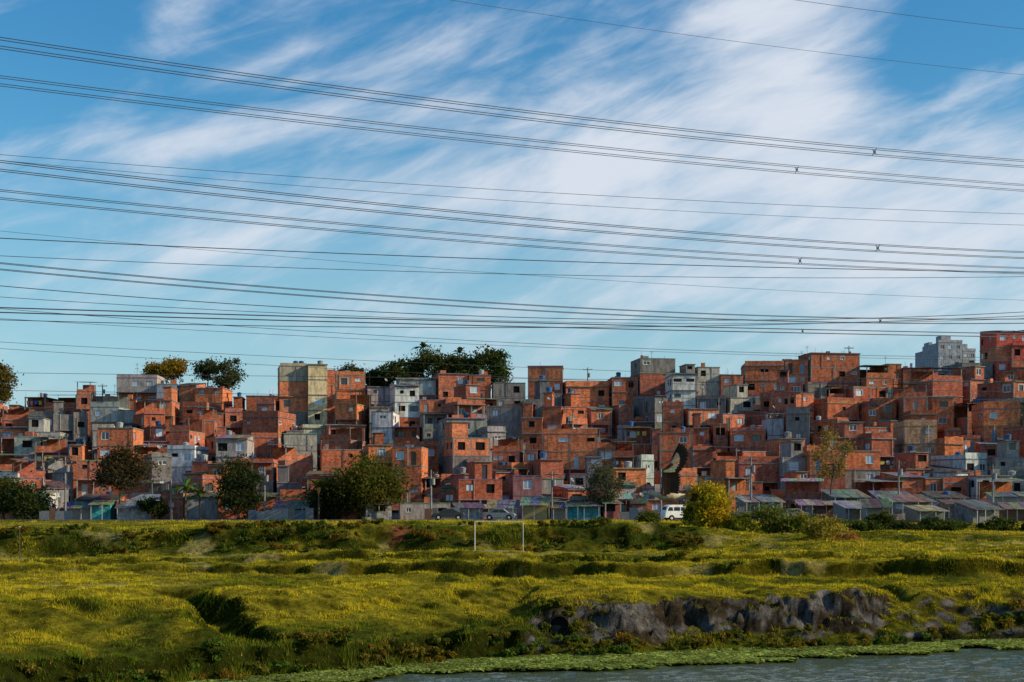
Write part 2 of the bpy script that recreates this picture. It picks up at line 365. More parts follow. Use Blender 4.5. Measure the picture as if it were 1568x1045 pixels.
for (u, vt, vb, uw, d, c) in [(1135, 785, 826, 60, 154, (.15, .17, .02)), (1180, 773, 826, 96, 155, (.11, .14, .03)), (1222, 783, 826, 60, 154, (.15, .16, .02)), (996, 784, 806, 44, 163, (.08, .1, .02)), (1320, 796, 822, 70, 160, MG), (1390, 799, 822, 80, 162, DK), (1460, 796, 822, 90, 162, MG), (1530, 793, 821, 80, 162, MG), (1590, 793, 821, 80, 162, DK), (1425, 790, 815, 40, 168, DK), (1350, 785, 815, 40, 168, MG)]:
    tree('bush', u, vt, vb, uw, d, c, 20, 170, leaf=.2, trunk=.06, shell=.4)
tree('dry_shrub', 1260, 790, 838, 74, 136, (.26, .24, .04), 26, 90, leaf=.17, trunk=.05, cr=.22)
tree('dry_shrub', 1292, 812, 842, 64, 134, (.40, .22, .06), 18, 80, leaf=.12, trunk=.03, cr=.22)
tree('crest_tree', 255, 547, 582, 76, 296, (.20, .14, .02), 30, 200, leaf=.3, zb=27)
tree('crest_tree', 318, 548, 586, 46, 298, (.05, .07, .03), 18, 120, leaf=.3, zb=26)
tree('crest_tree', 350, 546, 604, 56, 294, (.05, .07, .03), 26, 110, leaf=.3, zb=25, cr=.2)
tree('crest_tree', 2, 552, 622, 48, 290, (.11, .09, .02), 24, 180, leaf=.3, zb=25)
tree('crest_tree', 662, 534, 594, 84, 300, (.05, .07, .02), 34, 170, leaf=.36, zb=28, cr=.22)
tree('crest_tree', 702, 543, 596, 70, 300, (.055, .075, .02), 30, 170, leaf=.36, zb=28, cr=.22)
tree('crest_tree', 745, 537, 594, 84, 300, (.045, .07, .02), 36, 170, leaf=.36, zb=28, cr=.22)
tree('crest_tree', 614, 546, 592, 48, 298, MG, 20, 150, leaf=.34, zb=28)
tree('crest_tree', 540, 560, 592, 60, 302, DK, 24, 150, leaf=.34, zb=28)
tree('crest_tree', 578, 564, 598, 54, 302, DK, 22, 150, leaf=.34, zb=28)
def fronds(name, u, v, d, n, L, wid, col, zb=None, droop=1.0):
    x = sx(u, d); z0 = float(terr(x, d)) if zb is None else zb; zt = sz(v, d)-z0
    p = link(name, None, (x, d, z0)); m = MB(); m.tube((0, 0, -.3), (0, 0, zt), .14, .10, 7, 'bark', (0, 0, 0)); m.build('trunk', parent=p)
    m = MB()
    for i in range(n):
        a = i*2.4+R.random()*.5; el = R.uniform(.2, 1.35); prev = None; l = L*R.uniform(.7, 1.1)
        c = tuple(q*R.uniform(.6, 1.3) for q in col)
        for k in range(8):
            t = k/7; r = l*t*math.cos(el)*(1-.12*t); h = l*t*math.sin(el)-droop*l*.55*t*t
            w = wid*math.sin(math.pi*min(.97, .12+.88*t))*(1 if k % 2 else .8)
            cx, cy = math.cos(a)*r, math.sin(a)*r
            A = (cx-math.sin(a)*w, cy+math.cos(a)*w, zt+h-.15*w); B = (cx, cy, zt+h+.1*w); Cc = (cx+math.sin(a)*w, cy-math.cos(a)*w, zt+h-.15*w)
            if prev:
                m.quad(prev[0], prev[1], B, A, 'leaf', c); m.quad(prev[1], prev[2], Cc, B, 'leaf', c)
            prev = (A, B, Cc)
    m.build('fronds', parent=p)
fronds('banana_plant', 284, 748, 182.5, 14, 3.4, .42, (.12, .16, .03))
fronds('banana_plant', 306, 760, 183, 12, 2.8, .36, (.10, .13, .03))
fronds('banana_plant', 488, 748, 182.5, 14, 3.4, .36, (.10, .13, .025))
fronds('palm_tree', 648, 533, 299, 18, 3.6, .4, (.04, .07, .02), zb=28)
fronds('palm_tree', 704, 541, 299, 14, 3.2, .4, (.04, .07, .02), zb=28)
fronds('palm_tree', 768, 545, 299, 14, 3.2, .4, (.04, .07, .02), zb=28)
def weed(name, x, y, w, h, col, leaf=.13, K=8, nper=60):
    z = float(terr(x, y)); cent = (rs.rand(K, 3)-.5)*np.array([w, w*.7, h*.6]); cent[:, 2] += h*.35
    V, c = leaves(cent, np.full(K, h*.4)*(.6+.7*rs.rand(K)), nper, leaf, col, .6); npmesh(name, V, 4, 'leaf', c, None, (x, y, z))
for i in range(85):
    x = R.uniform(-24, 36); y = float(shore(x))+R.uniform(.0, 2.0); weed('bank_weeds', x, y, R.uniform(.8, 2.6), R.uniform(.3, .8), (.12*R.uniform(.5, 1.6), .13, .02), leaf=.10)
for (u, y) in [(910, 113), (1080, 113), (350, 112), (570, 108), (640, 112), (1040, 112), (800, 106), (1180, 108), (30, 110), (120, 118), (1330, 110), (1480, 112), (700, 104), (980, 104), (850, 99), (930, 97), (1120, 98), (1400, 99)]:
    weed('meadow_weeds', sx(u, y), y, R.uniform(1.2, 3), R.uniform(.4, .9), (.18, .18, .02), leaf=.11)
for i in range(46):
    u = R.uniform(0, 1060); y = R.uniform(139, 146); weed('embankment_weeds', sx(u, y), y, R.uniform(1.5, 5), R.uniform(.4, 1.0), (.11*R.uniform(.6, 1.7), .115, .02), leaf=.15, K=10)

# ------------------------------------------------------------------ houses
BR = [(.56, .160, .072), (.47, .130, .066), (.60, .195, .090), (.40, .12, .070), (.50, .162, .092), (.63, .195, .078)]
GR = [(.28, .27, .25), (.20, .19, .18), (.35, .33, .30), (.24, .22, .195)]
PA = [(.64, .63, .60), (.42, .50, .49), (.48, .40, .26), (.20, .27, .34), (.46, .20, .20), (.54, .51, .43), (.43, .42, .42), (.57, .51, .41)]
CO = (.26, .245, .23); WH = (.78, .79, .80)
def facade(mb, R, ox, oy, dx, dy, L, z0, z1, ops, mat, col):
    def P(s, z, k=0.): return (ox+dx*s-dy*k, oy+dy*s+dx*k, z)
    S = sorted({0., L, *[o[0] for o in ops], *[o[1] for o in ops]}); Zs = sorted({z0, z1, *[o[2] for o in ops], *[o[3] for o in ops]})
    for i in range(len(S)-1):
        for j in range(len(Zs)-1):
            cs = (S[i]+S[i+1])/2; cz = (Zs[j]+Zs[j+1])/2
            if any(o[0] < cs < o[1] and o[2] < cz < o[3] for o in ops): continue
            mb.quad(P(S[i], Zs[j]), P(S[i+1], Zs[j]), P(S[i+1], Zs[j+1]), P(S[i], Zs[j+1]), mat, col)
    for (a, b, c, d, k) in ops:
        D = .16
        for (p, q) in (((a, c), (b, c)), ((b, c), (b, d)), ((b, d), (a, d)), ((a, d), (a, c))):
            mb.quad(P(*p), P(*q), P(*q, D), P(*p, D), 'concrete', CO)
        if k == 'dark':
            mb.quad(P(a, c, D), P(b, c, D), P(b, d, D), P(a, d, D), 'interior_dark', (0, 0, 0))
        elif k == 'door':
            cc = R.choice([(.5, .5, .5), (.12, .08, .05), (.2, .28, .35), (.3, .3, .3), (.06, .06, .07)])
            mb.quad(P(a, c, .1), P(b, c, .1), P(b, d, .1), P(a, d, .1), 'painted', cc)
        else:
            g = R.choice([(.45, .55, .64), (.03, .04, .05), (.06, .07, .08), (.35, .45, .54), (.55, .62, .68)])  # pale blue tones put the sky's reflection into the pane colour
            fc = WH if R.random() < .75 else (.12, .09, .07)
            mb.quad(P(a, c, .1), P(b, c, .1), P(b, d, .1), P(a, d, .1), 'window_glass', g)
            t = .08; xm = (a+b)/2
            for (s0, s1, e0, e1) in ((a, b, c, c+t), (a, b, d-t, d), (a, a+t, c+t, d-t), (b-t, b, c+t, d-t), (xm-t/2, xm+t/2, c+t, d-t)):
                mb.quad(P(s0, e0, .05), P(s1, e0, .05), P(s1, e1, .05), P(s0, e1, .05), 'painted', fc)
            if R.random() < .5:
                n = .04
                mb.quad(P(a-.05, c-.07, -n), P(b+.05, c-.07, -n), P(b+.05, c, -n), P(a-.05, c, -n), 'concrete', (.4, .4, .38))
                mb.quad(P(a-.05, c, -n), P(b+.05, c, -n), P(b+.05, c, 0), P(a-.05, c, 0), 'concrete', (.4, .4, .38))
            if R.random() < .18:
                n = .012
                for (s0, s1, e0, e1) in ((a-.25, b+.25, d, d+.2), (a-.25, a, c, d), (b, b+.25, c, d)):
                    mb.quad(P(s0, e0, -n), P(s1, e0, -n), P(s1, e1, -n), P(s0, e1, -n), 'plaster_wall', (.38, .36, .34))
def rops(R, L, z0, p):
    o = []; n = max(1, int(L/2.1)) if L > 1.6 else 0
    for i in range(n):
        if R.random() > p: continue
        w = R.choice([.7, 1.0, 1.2, 1.2, 1.5]); c = L*(i+.5)/n+R.uniform(-.2, .2); w = min(w, L/n-.65)
        if w < .4: continue
        k = R.choices(['win', 'dark', 'door'], [.58, .31, .11])[0]
        if k == 'door': o.append((c-.4, c+.4, z0+.05, z0+2.05, k))
        else:
            h = R.choice([.6, 1.0, 1.1, 1.25]) if w > .75 else .6; s = z0+2.1-h
            o.append((c-w/2, c+w/2, s, s+h, k))
    return o
def tank(mb, R, x, y, z):
    c = R.choice([(.03, .10, .22), (.04, .12, .28), (.35, .37, .37), (.25, .26, .27), (.03, .07, .14)]); r = R.uniform(.42, .6)
    mb.tube((x, y, z+.25), (x, y, z+.9), r*.85, r, 12, 'painted', c, True); mb.tube((x, y, z+.9), (x, y, z+.98), r*1.06, r*1.06, 12, 'painted', c); mb.tube((x, y, z+.98), (x, y, z+1.12), r*1.0, r*.35, 12, 'painted', c)
    mb.box(x-r*.8, x+r*.8, y-r*.8, y+r*.8, z, z+.25, 'concrete', CO)
def sheet(mb, R, x0, x1, y0, y1, zf, zb, col=None):
    col = col or R.choice([(.18, .18, .17), (.27, .26, .25), (.13, .12, .11), (.34, .33, .32), (.22, .15, .11)])
    n = max(2, int((x1-x0)/1.1)); 
    for i in range(n):
        a = x0+(x1-x0)*i/n; b = x0+(x1-x0)*(i+1)/n-.02; k = R.uniform(-.03, .03); c = tuple(q*R.uniform(.6, 1.2) for q in col); e = R.uniform(-.15, .15)
        mb.quad((a, y0+e, zf+k), (b, y0+e, zf+k), (b, y1, zb+k), (a, y1, zb+k), 'corrugated_sheet', c)
        mb.quad((a, y0+e, zf+k-.05), (b, y0+e, zf+k-.05), (b, y0+e, zf+k), (a, y0+e, zf+k), 'corrugated_sheet', c)
def volume(mb, R, x0, x1, y0, y1, zt, zb, mat, col, p=.64, h=2.8, ver=.17, maxf=4, cols=.4):
    w = x1-x0; z1 = zt; i = 0; m, c = mat, col; hascol = R.random() < cols
    while z1 > zb and i < maxf:
        z0 = z1-h; oh = R.choice([.03, .03, .05, .10, .35]) if i else R.choice([.04, .10, .25])
        if i and R.random() < .28:
            m, c = R.choice([('brick_wall', R.choice(BR)), ('brick_wall', R.choice(BR)), ('plaster_wall', R.choice(GR)), (mat, col)])
        mb.box(x0-min(oh, .1), x1+min(oh, .1), y0-oh, y1+.02, z1-.15, z1, 'concrete', tuple(q*R.uniform(.6, 1.2) for q in CO))
        zz = z1-.15
        if w > 2.8 and R.random() < ver:
            D = 1.5
            facade(mb, R, x0, y0+D, 1, 0, w, z0, zz, rops(R, w, z0, .9), m, c)
            facade(mb, R, x1, y0+D, 0, 1, y1-y0-D, z0, zz, [], m, c); facade(mb, R, x0, y1, 0, -1, y1-y0-D, z0, zz, [], m, c)
            for xx in (x0+.02, x1-.22, (x0+x1)/2-.1)[:3 if w > 5 else 2]: mb.box(xx, xx+.2, y0+.03, y0+.23, z0, zz, 'concrete', CO)
            if R.random() < .7: mb.box(x0+.03, x1-.03, y0+.05, y0+.17, z0, z0+.95, R.choice([m, 'plaster_wall']), c)
            else:
                for k in range(int(w/.25)): mb.tube((x0+.1+k*.25, y0+.1, z0), (x0+.1+k*.25, y0+.1, z0+1), .02, .02, 4, 'painted', (.1, .1, .1), False)
                mb.box(x0, x1, y0+.07, y0+.13, z0+1, z0+1.05, 'painted', (.1, .1, .1))
            if R.random() < .5: laundry(mb, R, x0+.3, x1-.3, y0+.3, z0+2.1)
        else:
            facade(mb, R, x0, y0, 1, 0, w, z0, zz, rops(R, w, z0, p), m, c)
            facade(mb, R, x1, y0, 0, 1, y1-y0, z0, zz, rops(R, y1-y0, z0, p*.6), m, c)
            facade(mb, R, x0, y1, 0, -1, y1-y0, z0, zz, rops(R, y1-y0, z0, p*.6), m, c)
            if hascol:
                for xx in (x0-.015, x1-.185): mb.box(xx, xx+.2, y0-.015, y0+.18, z0, zz, 'concrete', CO)
                if w > 5: mb.box((x0+x1)/2-.1, (x0+x1)/2+.1, y0-.014, y0-.002, z0, zz, 'concrete', CO)
        facade(mb, R, x1, y1, -1, 0, w, z0, zz, [], m, c)
        if R.random() < .35:
            px = R.uniform(x0+.2, x1-.2); mb.tube((px, y0-.1, z0), (px, y0-.1, z1), .05, .05, 5, 'painted', R.choice([(.4, .4, .4), (.06, .06, .06), (.35, .2, .12)]), False)
        z1 = z0; i += 1
    if z1 > zb: mb.box(x0, x1, y0, y1, zb, z1, 'plaster_wall', R.choice(GR))
CL = [(.6, .6, .6), (.4, .06, .06), (.06, .12, .35), (.5, .4, .1), (.1, .3, .2), (.5, .25, .3), (.05, .05, .06), (.3, .4, .5)]
def laundry(mb, R, x0, x1, y, z):
    x = x0
    mb.tube((x0, y, z), (x1, y, z), .01, .01, 3, 'cable_metal', (0, 0, 0), False)
    while x < x1-.5:
        w = R.uniform(.35, .9); h = R.uniform(.5, 1.0)
        if x+w > x1: break
        mb.quad((x, y, z), (x+w, y+.02, z), (x+w-.04, y+.06, z-h), (x+.03, y+.05, z-h), 'painted', R.choice(CL)); x += w+R.uniform(.05, .5)
def rooftop(mb, R, x0, x1, y0, y1, z, mat, col, kind=None):
    w = x1-x0; kind = kind or R.choices(['bare', 'parapet', 'sheet', 'open', 'room'], [.22, .32, .17, .12, .17])[0]
    if w < 2.5 and kind in ('room', 'open'): kind = 'bare'
    if kind == 'sheet':
        hb = R.uniform(.5, 1.1); mb.box(x0+.02, x1-.02, y1-.2, y1-.05, z, z+hb, mat, col)
        for xx in (x0+.02, x1-.17):
            mb.poly([(xx, y0+.1, z), (xx, y1-.2, z), (xx, y1-.2, z+hb), (xx, y0+.1, z+.15)], mat, col)
        sheet(mb, R, x0-.25, x1+.25, y0-.3, y1+.2, z+.12, z+hb+.08)
    elif kind == 'parapet':
        h = R.uniform(.4, 1.1)
        mb.box(x0, x1, y0+.02, y0+.16, z, z+h, mat, col); mb.box(x0, x0+.14, y0+.17, y1, z, z+h*R.uniform(.5, 1), mat, col); mb.box(x1-.14, x1, y0+.17, y1, z, z+h*R.uniform(.5, 1), mat, col)
    elif kind == 'open':
        h = 2.3
        for xx in (x0+.1, x1-.25):
            for yy in (y0+.1, y1-.3): mb.box(xx, xx+.15, yy, yy+.15, z, z+h, 'concrete', CO)
        mb.box(x0+.03, x1-.03, y0+.04, y0+.16, z, z+.9, mat, col); mb.box(x0+.3, x1-.3, y1-.5, y1-.36, z, z+h, mat, col)
        sheet(mb, R, x0-.3, x1+.3, y0-.4, y1+.2, z+h, z+h+.5)
    elif kind == 'room':
        a = x0+w*R.choice([0.02, .4, .5]); b = a+w*R.uniform(.4, .48); hh = 2.4
        facade(mb, R, a, y0+1, 1, 0, b-a, z, z+hh, rops(R, b-a, z, .8), mat, col); facade(mb, R, b, y0+1, 0, 1, y1-y0-2, z, z+hh, [], mat, col)
        facade(mb, R, a, y1-1, 0, -1, y1-y0-2, z, z+hh, [], mat, col); facade(mb, R, b, y1-1, -1, 0, b-a, z, z+hh, [], mat, col)
        mb.box(a-.15, b+.15, y0+.8, y1-.9, z+hh, z+hh+.12, 'concrete', CO)
        if R.random() < .3: tank(mb, R, (a+b)/2, (y0+y1)/2, z+hh+.12)
    if kind in ('bare', 'parapet'):
        if R.random() < .34: tank(mb, R, R.uniform(x0+.8, x1-.8) if w > 1.8 else (x0+x1)/2, R.uniform(y0+1, y1-1), z)
        for k in range(R.randint(0, 7)):
            xx = R.uniform(x0+.1, x1-.1); yy = y0+.1 if R.random() < .5 else y1-.1
            mb.tube((xx, yy, z), (xx+R.uniform(-.08, .08), yy, z+R.uniform(.4, 1.3)), .025, .025, 4, 'interior_dark', (0, 0, 0), False)
        for k in range(R.randint(0, 3)):
            xx = R.uniform(x0+.2, max(x0+.3, x1-1)); ww = R.uniform(.3, 1.2); yy = R.uniform(y0+.8, y1-1.2)
            mb.box(xx, xx+ww, yy, yy+.6, z, z+R.uniform(.3, 1.0), R.choice(['brick_wall', 'painted', 'concrete']), R.choice(BR+[(.2, .2, .2), (.1, .1, .1), (.3, .3, .3)]))
    if R.random() < .05:
        xx = R.uniform(x0+.3, x1-.3); yy = y0+.3; mb.tube((xx, yy, z), (xx, yy, z+1.2), .03, .03, 4, 'cable_metal', (0, 0, 0), False); mb.tube((xx, yy, z+1.2), (xx+.1, yy-.14, z+1.32), .06, .34, 10, 'painted', (.3, .3, .3), False)
    if R.random() < .35:
        xx = R.uniform(x0+.3, x1-.3); yy = (y0+y1)/2; hh = R.uniform(1.5, 3.2); mb.tube((xx, yy, z), (xx, yy, z+hh), .03, .025, 4, 'cable_metal', (0, 0, 0), False)
        for k in range(4): mb.tube((xx-.35+.05*k, yy, z+hh-.12*k), (xx+.35-.05*k, yy, z+hh-.12*k), .015, .015, 3, 'cable_metal', (0, 0, 0), False)
def house(x0, x1, y, zt, zb, mat=None, col=None, rot=None, kind=None, d=None, seed=None, name=None, plain=False, p=.64):
    RR = random.Random(seed if seed is not None else R.random()); w = x1-x0; d = d or RR.uniform(6.8, 9)
    if mat is None:
        t = RR.random()
        mat, col = ('brick_wall', RR.choice(BR)) if t < .80 else (('plaster_wall', RR.choice(GR)) if t < .94 else ('plaster_wall', RR.choice(PA)))
    if rot is None: rot = math.radians(RR.choice([-12, -5, 0, 4, 8, 12, 16, 22, 28]))
    mb = MB(); hw = w/2; base = zb-3; T = zt-zb
    split = (not plain) and w > 5.4 and RR.random() < .65
    k_ = RR.uniform(.75, 1.1); col = tuple(q*k_*RR.uniform(.95, 1.05) for q in col)
    if split:
        s = hw*RR.uniform(-.3, .3); dz = RR.choice([-2.8, -1.4, -.6, -2.0]); oy = RR.uniform(-1.8, -.4)
        if RR.random() < .5: A = (-hw, s, 0, T); B = (s+.03, hw, oy, T+dz)
        else: A = (s+.03, hw, 0, T); B = (-hw, s, oy, T+dz)
        volume(mb, RR, A[0], A[1], A[2], d, A[3], base-zb, mat, col, p=p); rooftop(mb, RR, A[0], A[1], A[2], d, A[3], mat, col, kind)
        m2, c2 = (mat, col) if RR.random() < .5 else RR.choice([('brick_wall', RR.choice(BR)), ('brick_wall', RR.choice(BR)), ('plaster_wall', RR.choice(GR))])
        volume(mb, RR, B[0], B[1], B[2], d-.7, B[3], base-zb, m2, c2, p=p); rooftop(mb, RR, B[0], B[1], B[2], d-.7, B[3], m2, c2)
    else:
        volume(mb, RR, -hw, hw, 0, d, T, base-zb, mat, col, ver=0 if plain else .17, p=p); rooftop(mb, RR, -hw, hw, 0, d, T, mat, col, kind)
        if not plain and w > 3.5 and RR.random() < .35:
            a = RR.uniform(-hw, 0); b = a+RR.uniform(1.6, hw); hh = T-RR.choice([2.75, 4.2, 5.5]); m2, c2 = RR.choice([('brick_wall', RR.choice(BR)), ('plaster_wall', RR.choice(GR)), (mat, col)])
            volume(mb, RR, a, b, -RR.uniform(.8, 2), -.02, hh, base-zb, m2, c2, p=.5, ver=0); rooftop(mb, RR, a, b, -1.2, -.05, hh, m2, c2, RR.choice(['bare', 'sheet', 'parapet']))
    nm = name or ('brick_house' if mat == 'brick_wall' else ('painted_house' if col[0] > .38 or max(col)-min(col) > .1 else 'concrete_house'))
    return mb.build(nm, ((x0+x1)/2, y, zb), rot)
B_ = lambda i: ('brick_wall', BR[i]); G_ = lambda i: ('plaster_wall', GR[i]); P_ = lambda i: ('plaster_wall', PA[i])
LM = [
 (-40, 34, 624, 272, B_(0), 'parapet'), (36, 120, 608, 272, B_(1), 'bare'), (148, 176, 607, 272, G_(1), 'bare'), (178, 240, 578, 272, G_(2), 'parapet'), (241, 272, 588, 272, P_(3), 'bare'),
 (273, 344, 590, 272, B_(5), 'sheet'), (346, 426, 606, 272, B_(0), 'bare'), (515, 560, 574, 272, B_(2), 'parapet'), (562, 606, 592, 272, G_(2), 'bare'),
 (608, 668, 582, 272, P_(1), 'sheet'), (671, 717, 572, 272, B_(4), 'bare'), (718, 752, 574, 272, B_(0), 'bare'), (755, 805, 586, 272, G_(0), 'bare'), (808, 862, 560, 272, B_(2), 'bare'),
 (866, 934, 592, 272, B_(5), 'parapet'), (937, 977, 578, 272, B_(0), 'bare'), (979, 1035, 549, 272, G_(1), 'bare'), (1068, 1103, 562, 272, P_(5), 'bare'), (1103, 1138, 574, 272, B_(4), 'bare'),
 (1140, 1200, 560, 272, B_(0), 'parapet'), (1201, 1237, 551, 272, B_(5), 'bare'), (1239, 1318, 541, 272, B_(0), 'bare'), (1320, 1382, 557, 272, B_(2), 'bare'), (1383, 1428, 563, 272, B_(1), 'bare'), (1430, 1470, 568, 272, G_(0), 'bare'),
 (1471, 1522, 556, 272, G_(1), 'bare'), (1525, 1600, 508, 272, ('brick_wall', (.58, .10, .07)), 'sheet'),
 (1028, 1067, 574, 260, P_(0), 'sheet'), (604, 642, 592, 260, P_(0), 'sheet'), (568, 602, 630, 248, P_(0), 'bare'), (182, 240, 628, 260, G_(2), 'bare'), (683, 745, 640, 236, G_(0), 'bare'), (830, 915, 664, 224, B_(5), 'parapet'),
 (1385, 1435, 652, 224, ('brick_wall', (.62, .35, .20)), 'parapet'), (600, 646, 684, 212, B_(5), 'bare'), (1118, 1172, 660, 236, B_(0), 'parapet'), (1494, 1552, 728, 200, P_(6), 'bare'),
 (150, 205, 655, 224, B_(2), 'bare'), (745, 800, 622, 248, G_(0), 'bare'), (1175, 1200, 640, 236, P_(6), 'bare'), (22, 62, 668, 224, ('plaster_wall', (.36, .38, .32)), 'bare'), (612, 690, 770, 190, P_(5), 'bare'), (785, 830, 728, 200, P_(4), 'bare'),
 (435, 486, 664, 236, P_(5), 'bare'), (500, 560, 652, 248, B_(4), 'sheet'), (1010, 1060, 662, 224, B_(5), 'bare'), (1290, 1350, 690, 212, B_(5), 'bare'), (330, 378, 672, 224, G_(2), 'sheet')]
rows = [190, 200, 212, 224, 236, 248, 260, 272]
for y in rows:
    lm = sorted([l for l in LM if l[3] == y], key=lambda l: l[0])
    if y == 260: lm = sorted(lm+[(428, 514, 0, 260, None, None)], key=lambda l: l[0])
    for l in lm:
        if l[4] is None: continue
        x0, x1 = sx(l[0], y), sx(l[1], y); zt = sz(l[2], y); xc = (x0+x1)/2
        zb = min(float(hill(xc, y)), zt-3) if y > 196 else 5.6
        if y < 203: zb = 5.5
        house(x0+.05, x1-.05, y+R.uniform(-.5, .5), zt, zb, l[4][0], l[4][1], rot=math.radians(R.choice([3, 6, 9, 12, -3])), kind=l[5], plain=(x1-x0 < 7))
    lim = .375*y+13; x = -lim
    while x < lim:
        w = R.uniform(3.6, 8.0); nxt = [l for l in lm if sx(l[1], y) > x+.3]
        if nxt:
            a = sx(nxt[0][0], y); b = sx(nxt[0][1], y)
            if a < x+2.2: x = b; continue
            if x+w > a: w = a-x
        u = 784+FOC*(x+w/2)/y; yy = y+R.uniform(-2.5, 2.5)
        if y == 190:
            if 1000 < u < 1120 or R.random() < .3: x += w*R.uniform(.4, .9); continue
            house(x, x+w-.2, yy, 5.75+R.uniform(2.5, 3.2), 5.6, kind=R.choice(['sheet', 'parapet', 'bare', 'open']), d=4.5, p=.75)
        else:
            j = R.uniform(-2.6, 1.6) if y < 260 else R.uniform(-2.2, .2)
            zt = float(sz(roofv(u, y), y))+j; zb = 5.5 if y < 206 else float(hill(x+w/2, y))
            if y == 200: zt = 5.6+R.choice([2.9, 5.7, 5.9, 4.3, 6.8])
            house(x, x+w-R.choice([.05, .15, .8]), yy, zt, zb)
        x += w+(R.choice([0, 0, .4, .8, 1.4]))
x0, x1 = sx(429, 260), sx(514, 260); zt = sz(560, 260); zb = float(hill((x0+x1)/2, 260))-3; mb = MB(); RR = random.Random(4)
TC = (.40, .36, .26); hw = (x1-x0)/2
volume(mb, RR, -hw, hw*.0, .8, 8, zt-zb, 0, 'plaster_wall', (.36, .33, .25), p=.25, maxf=7, ver=0, cols=0)
volume(mb, RR, .03, hw*.68, -.6, 8, zt-zb+.25, 0, 'plaster_wall', (.66, .53, .31), p=.3, maxf=7, ver=0, cols=0)
volume(mb, RR, hw*.68+.03, hw, .5, 8, zt-zb-.6, 0, 'brick_wall', BR[4], p=.3, maxf=7, ver=0, cols=0)
tank(mb, RR, -hw*.4, 3, zt-zb); tank(mb, RR, -1, 3, zt-zb); tank(mb, RR, hw*.5, 4, zt-zb+.25); mb.box(-hw+.1, -.1, 1, 1.15, zt-zb, zt-zb+.5, 'plaster_wall', TC)
mb.build('apartment_tower', ((x0+x1)/2, 260, zb), math.radians(12))
def block(u0, u1, vt, d, n):
    x0, x1 = sx(u0, d), sx(u1, d); zt = sz(vt, d); mb = MB(); w = x1-x0; RR = random.Random(n); zb = 12
    z = zt-zb; c = (.36, .38, .40); k = 0
    while z > 8 and k < 8:
        ops = []; nn = max(2, int(w/2.4))
        for i in range(nn): cc = w*(i+.5)/nn; ops.append((cc-.6, cc+.6, z-1.9, z-.7, 'win'))
        facade(mb, RR, -w/2, 0, 1, 0, w, z-3, z, ops, 'plaster_wall', c); z -= 3; k += 1
    mb.box(-w/2, w/2, .17, 12, 0, zt-zb-.01, 'plaster_wall', c); mb.box(-w/2, w/2, 0, .165, 0, z, 'plaster_wall', c)
    mb.box(-w*.2, w*.2, 3, 7, zt-zb, zt-zb+2.5, 'plaster_wall', c); mb.box(-w/2-.1, w/2+.1, -.1, .3, zt-zb, zt-zb+.8, 'concrete', (.4, .4, .4)); mb.build('apartment_block', ((x0+x1)/2, d, zb), math.radians(6))
block(1436, 1474, 525, 420, 1); block(1474, 1494, 538, 430, 2); block(1424, 1438, 535, 440, 3)

def shack(u0, u1, y, roofc, col, hx=0.):
    x0, x1 = sx(u0, y), sx(u1, y); w = x1-x0; mb = MB(); g = float(terr((x0+x1)/2, y)); RR = random.Random(u0)
    hf = RR.uniform(1.6, 2.3)+hx; hb = hf+RR.uniform(.3, .9); d = 4
    m = RR.choice(['painted', 'plaster_wall', 'brick_wall'])
    facade(mb, RR, 0, 0, 1, 0, w, -.6, hf, [o for o in rops(RR, w, 0, .9) if o[3] < hf], m, col)
    for xx in (0, w): mb.poly([(xx, 0, -.6), (xx, d, -.6), (xx, d, hb), (xx, 0, hf)], m, col)
    mb.quad((0, d, -.6), (w, d, -.6), (w, d, hb), (0, d, hb), m, col)
    sheet(mb, RR, -.3, w+.3, -.9, d+.3, hf-.12, hb+.12, roofc)
    k = 0.
    while k < w: mb.box(k, k+.1, -.85, -.75, -.6, hf-.15, 'painted', (.4, .4, .38)); k += RR.uniform(1, 2)
    mb.build('shack', (x0, y, g), math.radians(RR.uniform(-10, 16)))
for (a, b, y, hx) in [(1295, 1345, 176, 0), (1325, 1362, 171, -.2), (1362, 1430, 179, .3), (1405, 1448, 172, -.3), (1450, 1520, 180, .2), (1490, 1535, 172, -.2), (1540, 1610, 177, 0), (1225, 1285, 182, .2), (1140, 1200, 183, .2), (1275, 1330, 185, 1.0), (1345, 1400, 186, 1.2), (1430, 1480, 186, .8), (1520, 1580, 186, 1.3)]:
    k = R.uniform(.10, .38); shack(a, b, y, (k, k*.95, k*.88), R.choice([(.2, .16, .12), (.22, .22, .21), (.2, .1, .08), (.4, .4, .38), (.28, .26, .24)]), hx)
for (a, b, c) in [(868, 892, (.03, .28, .31)), (893, 920, (.04, .24, .26)), (846, 866, (.3, .25, .2)), (748, 792, (.6, .6, .57)), (140, 168, (.06, .33, .33)), (925, 950, (.3, .08, .07)), (100, 138, (.35, .3, .25)), (420, 470, (.22, .17, .13)), (180, 225, (.45, .42, .38)), (700, 740, (.5, .5, .5)), (560, 600, (.3, .3, .28)), (800, 838, (.4, .3, .12))]:
    shack(a, b, 184, R.choice([(.26, .25, .24), (.16, .16, .15)]), c)
for (a, b) in [(380, 470), (650, 690), (950, 1000), (1120, 1300), (60, 100)]:
    y = 182.5; x0, x1 = sx(a, y), sx(b, y); mb = MB(); x = 0
    while x < x1-x0:
        w = R.uniform(.5, 1.4); h = R.uniform(1.0, 1.7); c = R.choice([(.12, .09, .07), (.16, .14, .13), (.24, .24, .24), (.08, .12, .16), (.22, .11, .07), (.2, .2, .19)])
        mb.box(x, x+w-.03, 0, .05, 0, h, 'painted', c); x += w
    mb.build('board_fence', (x0, y, 5.8))

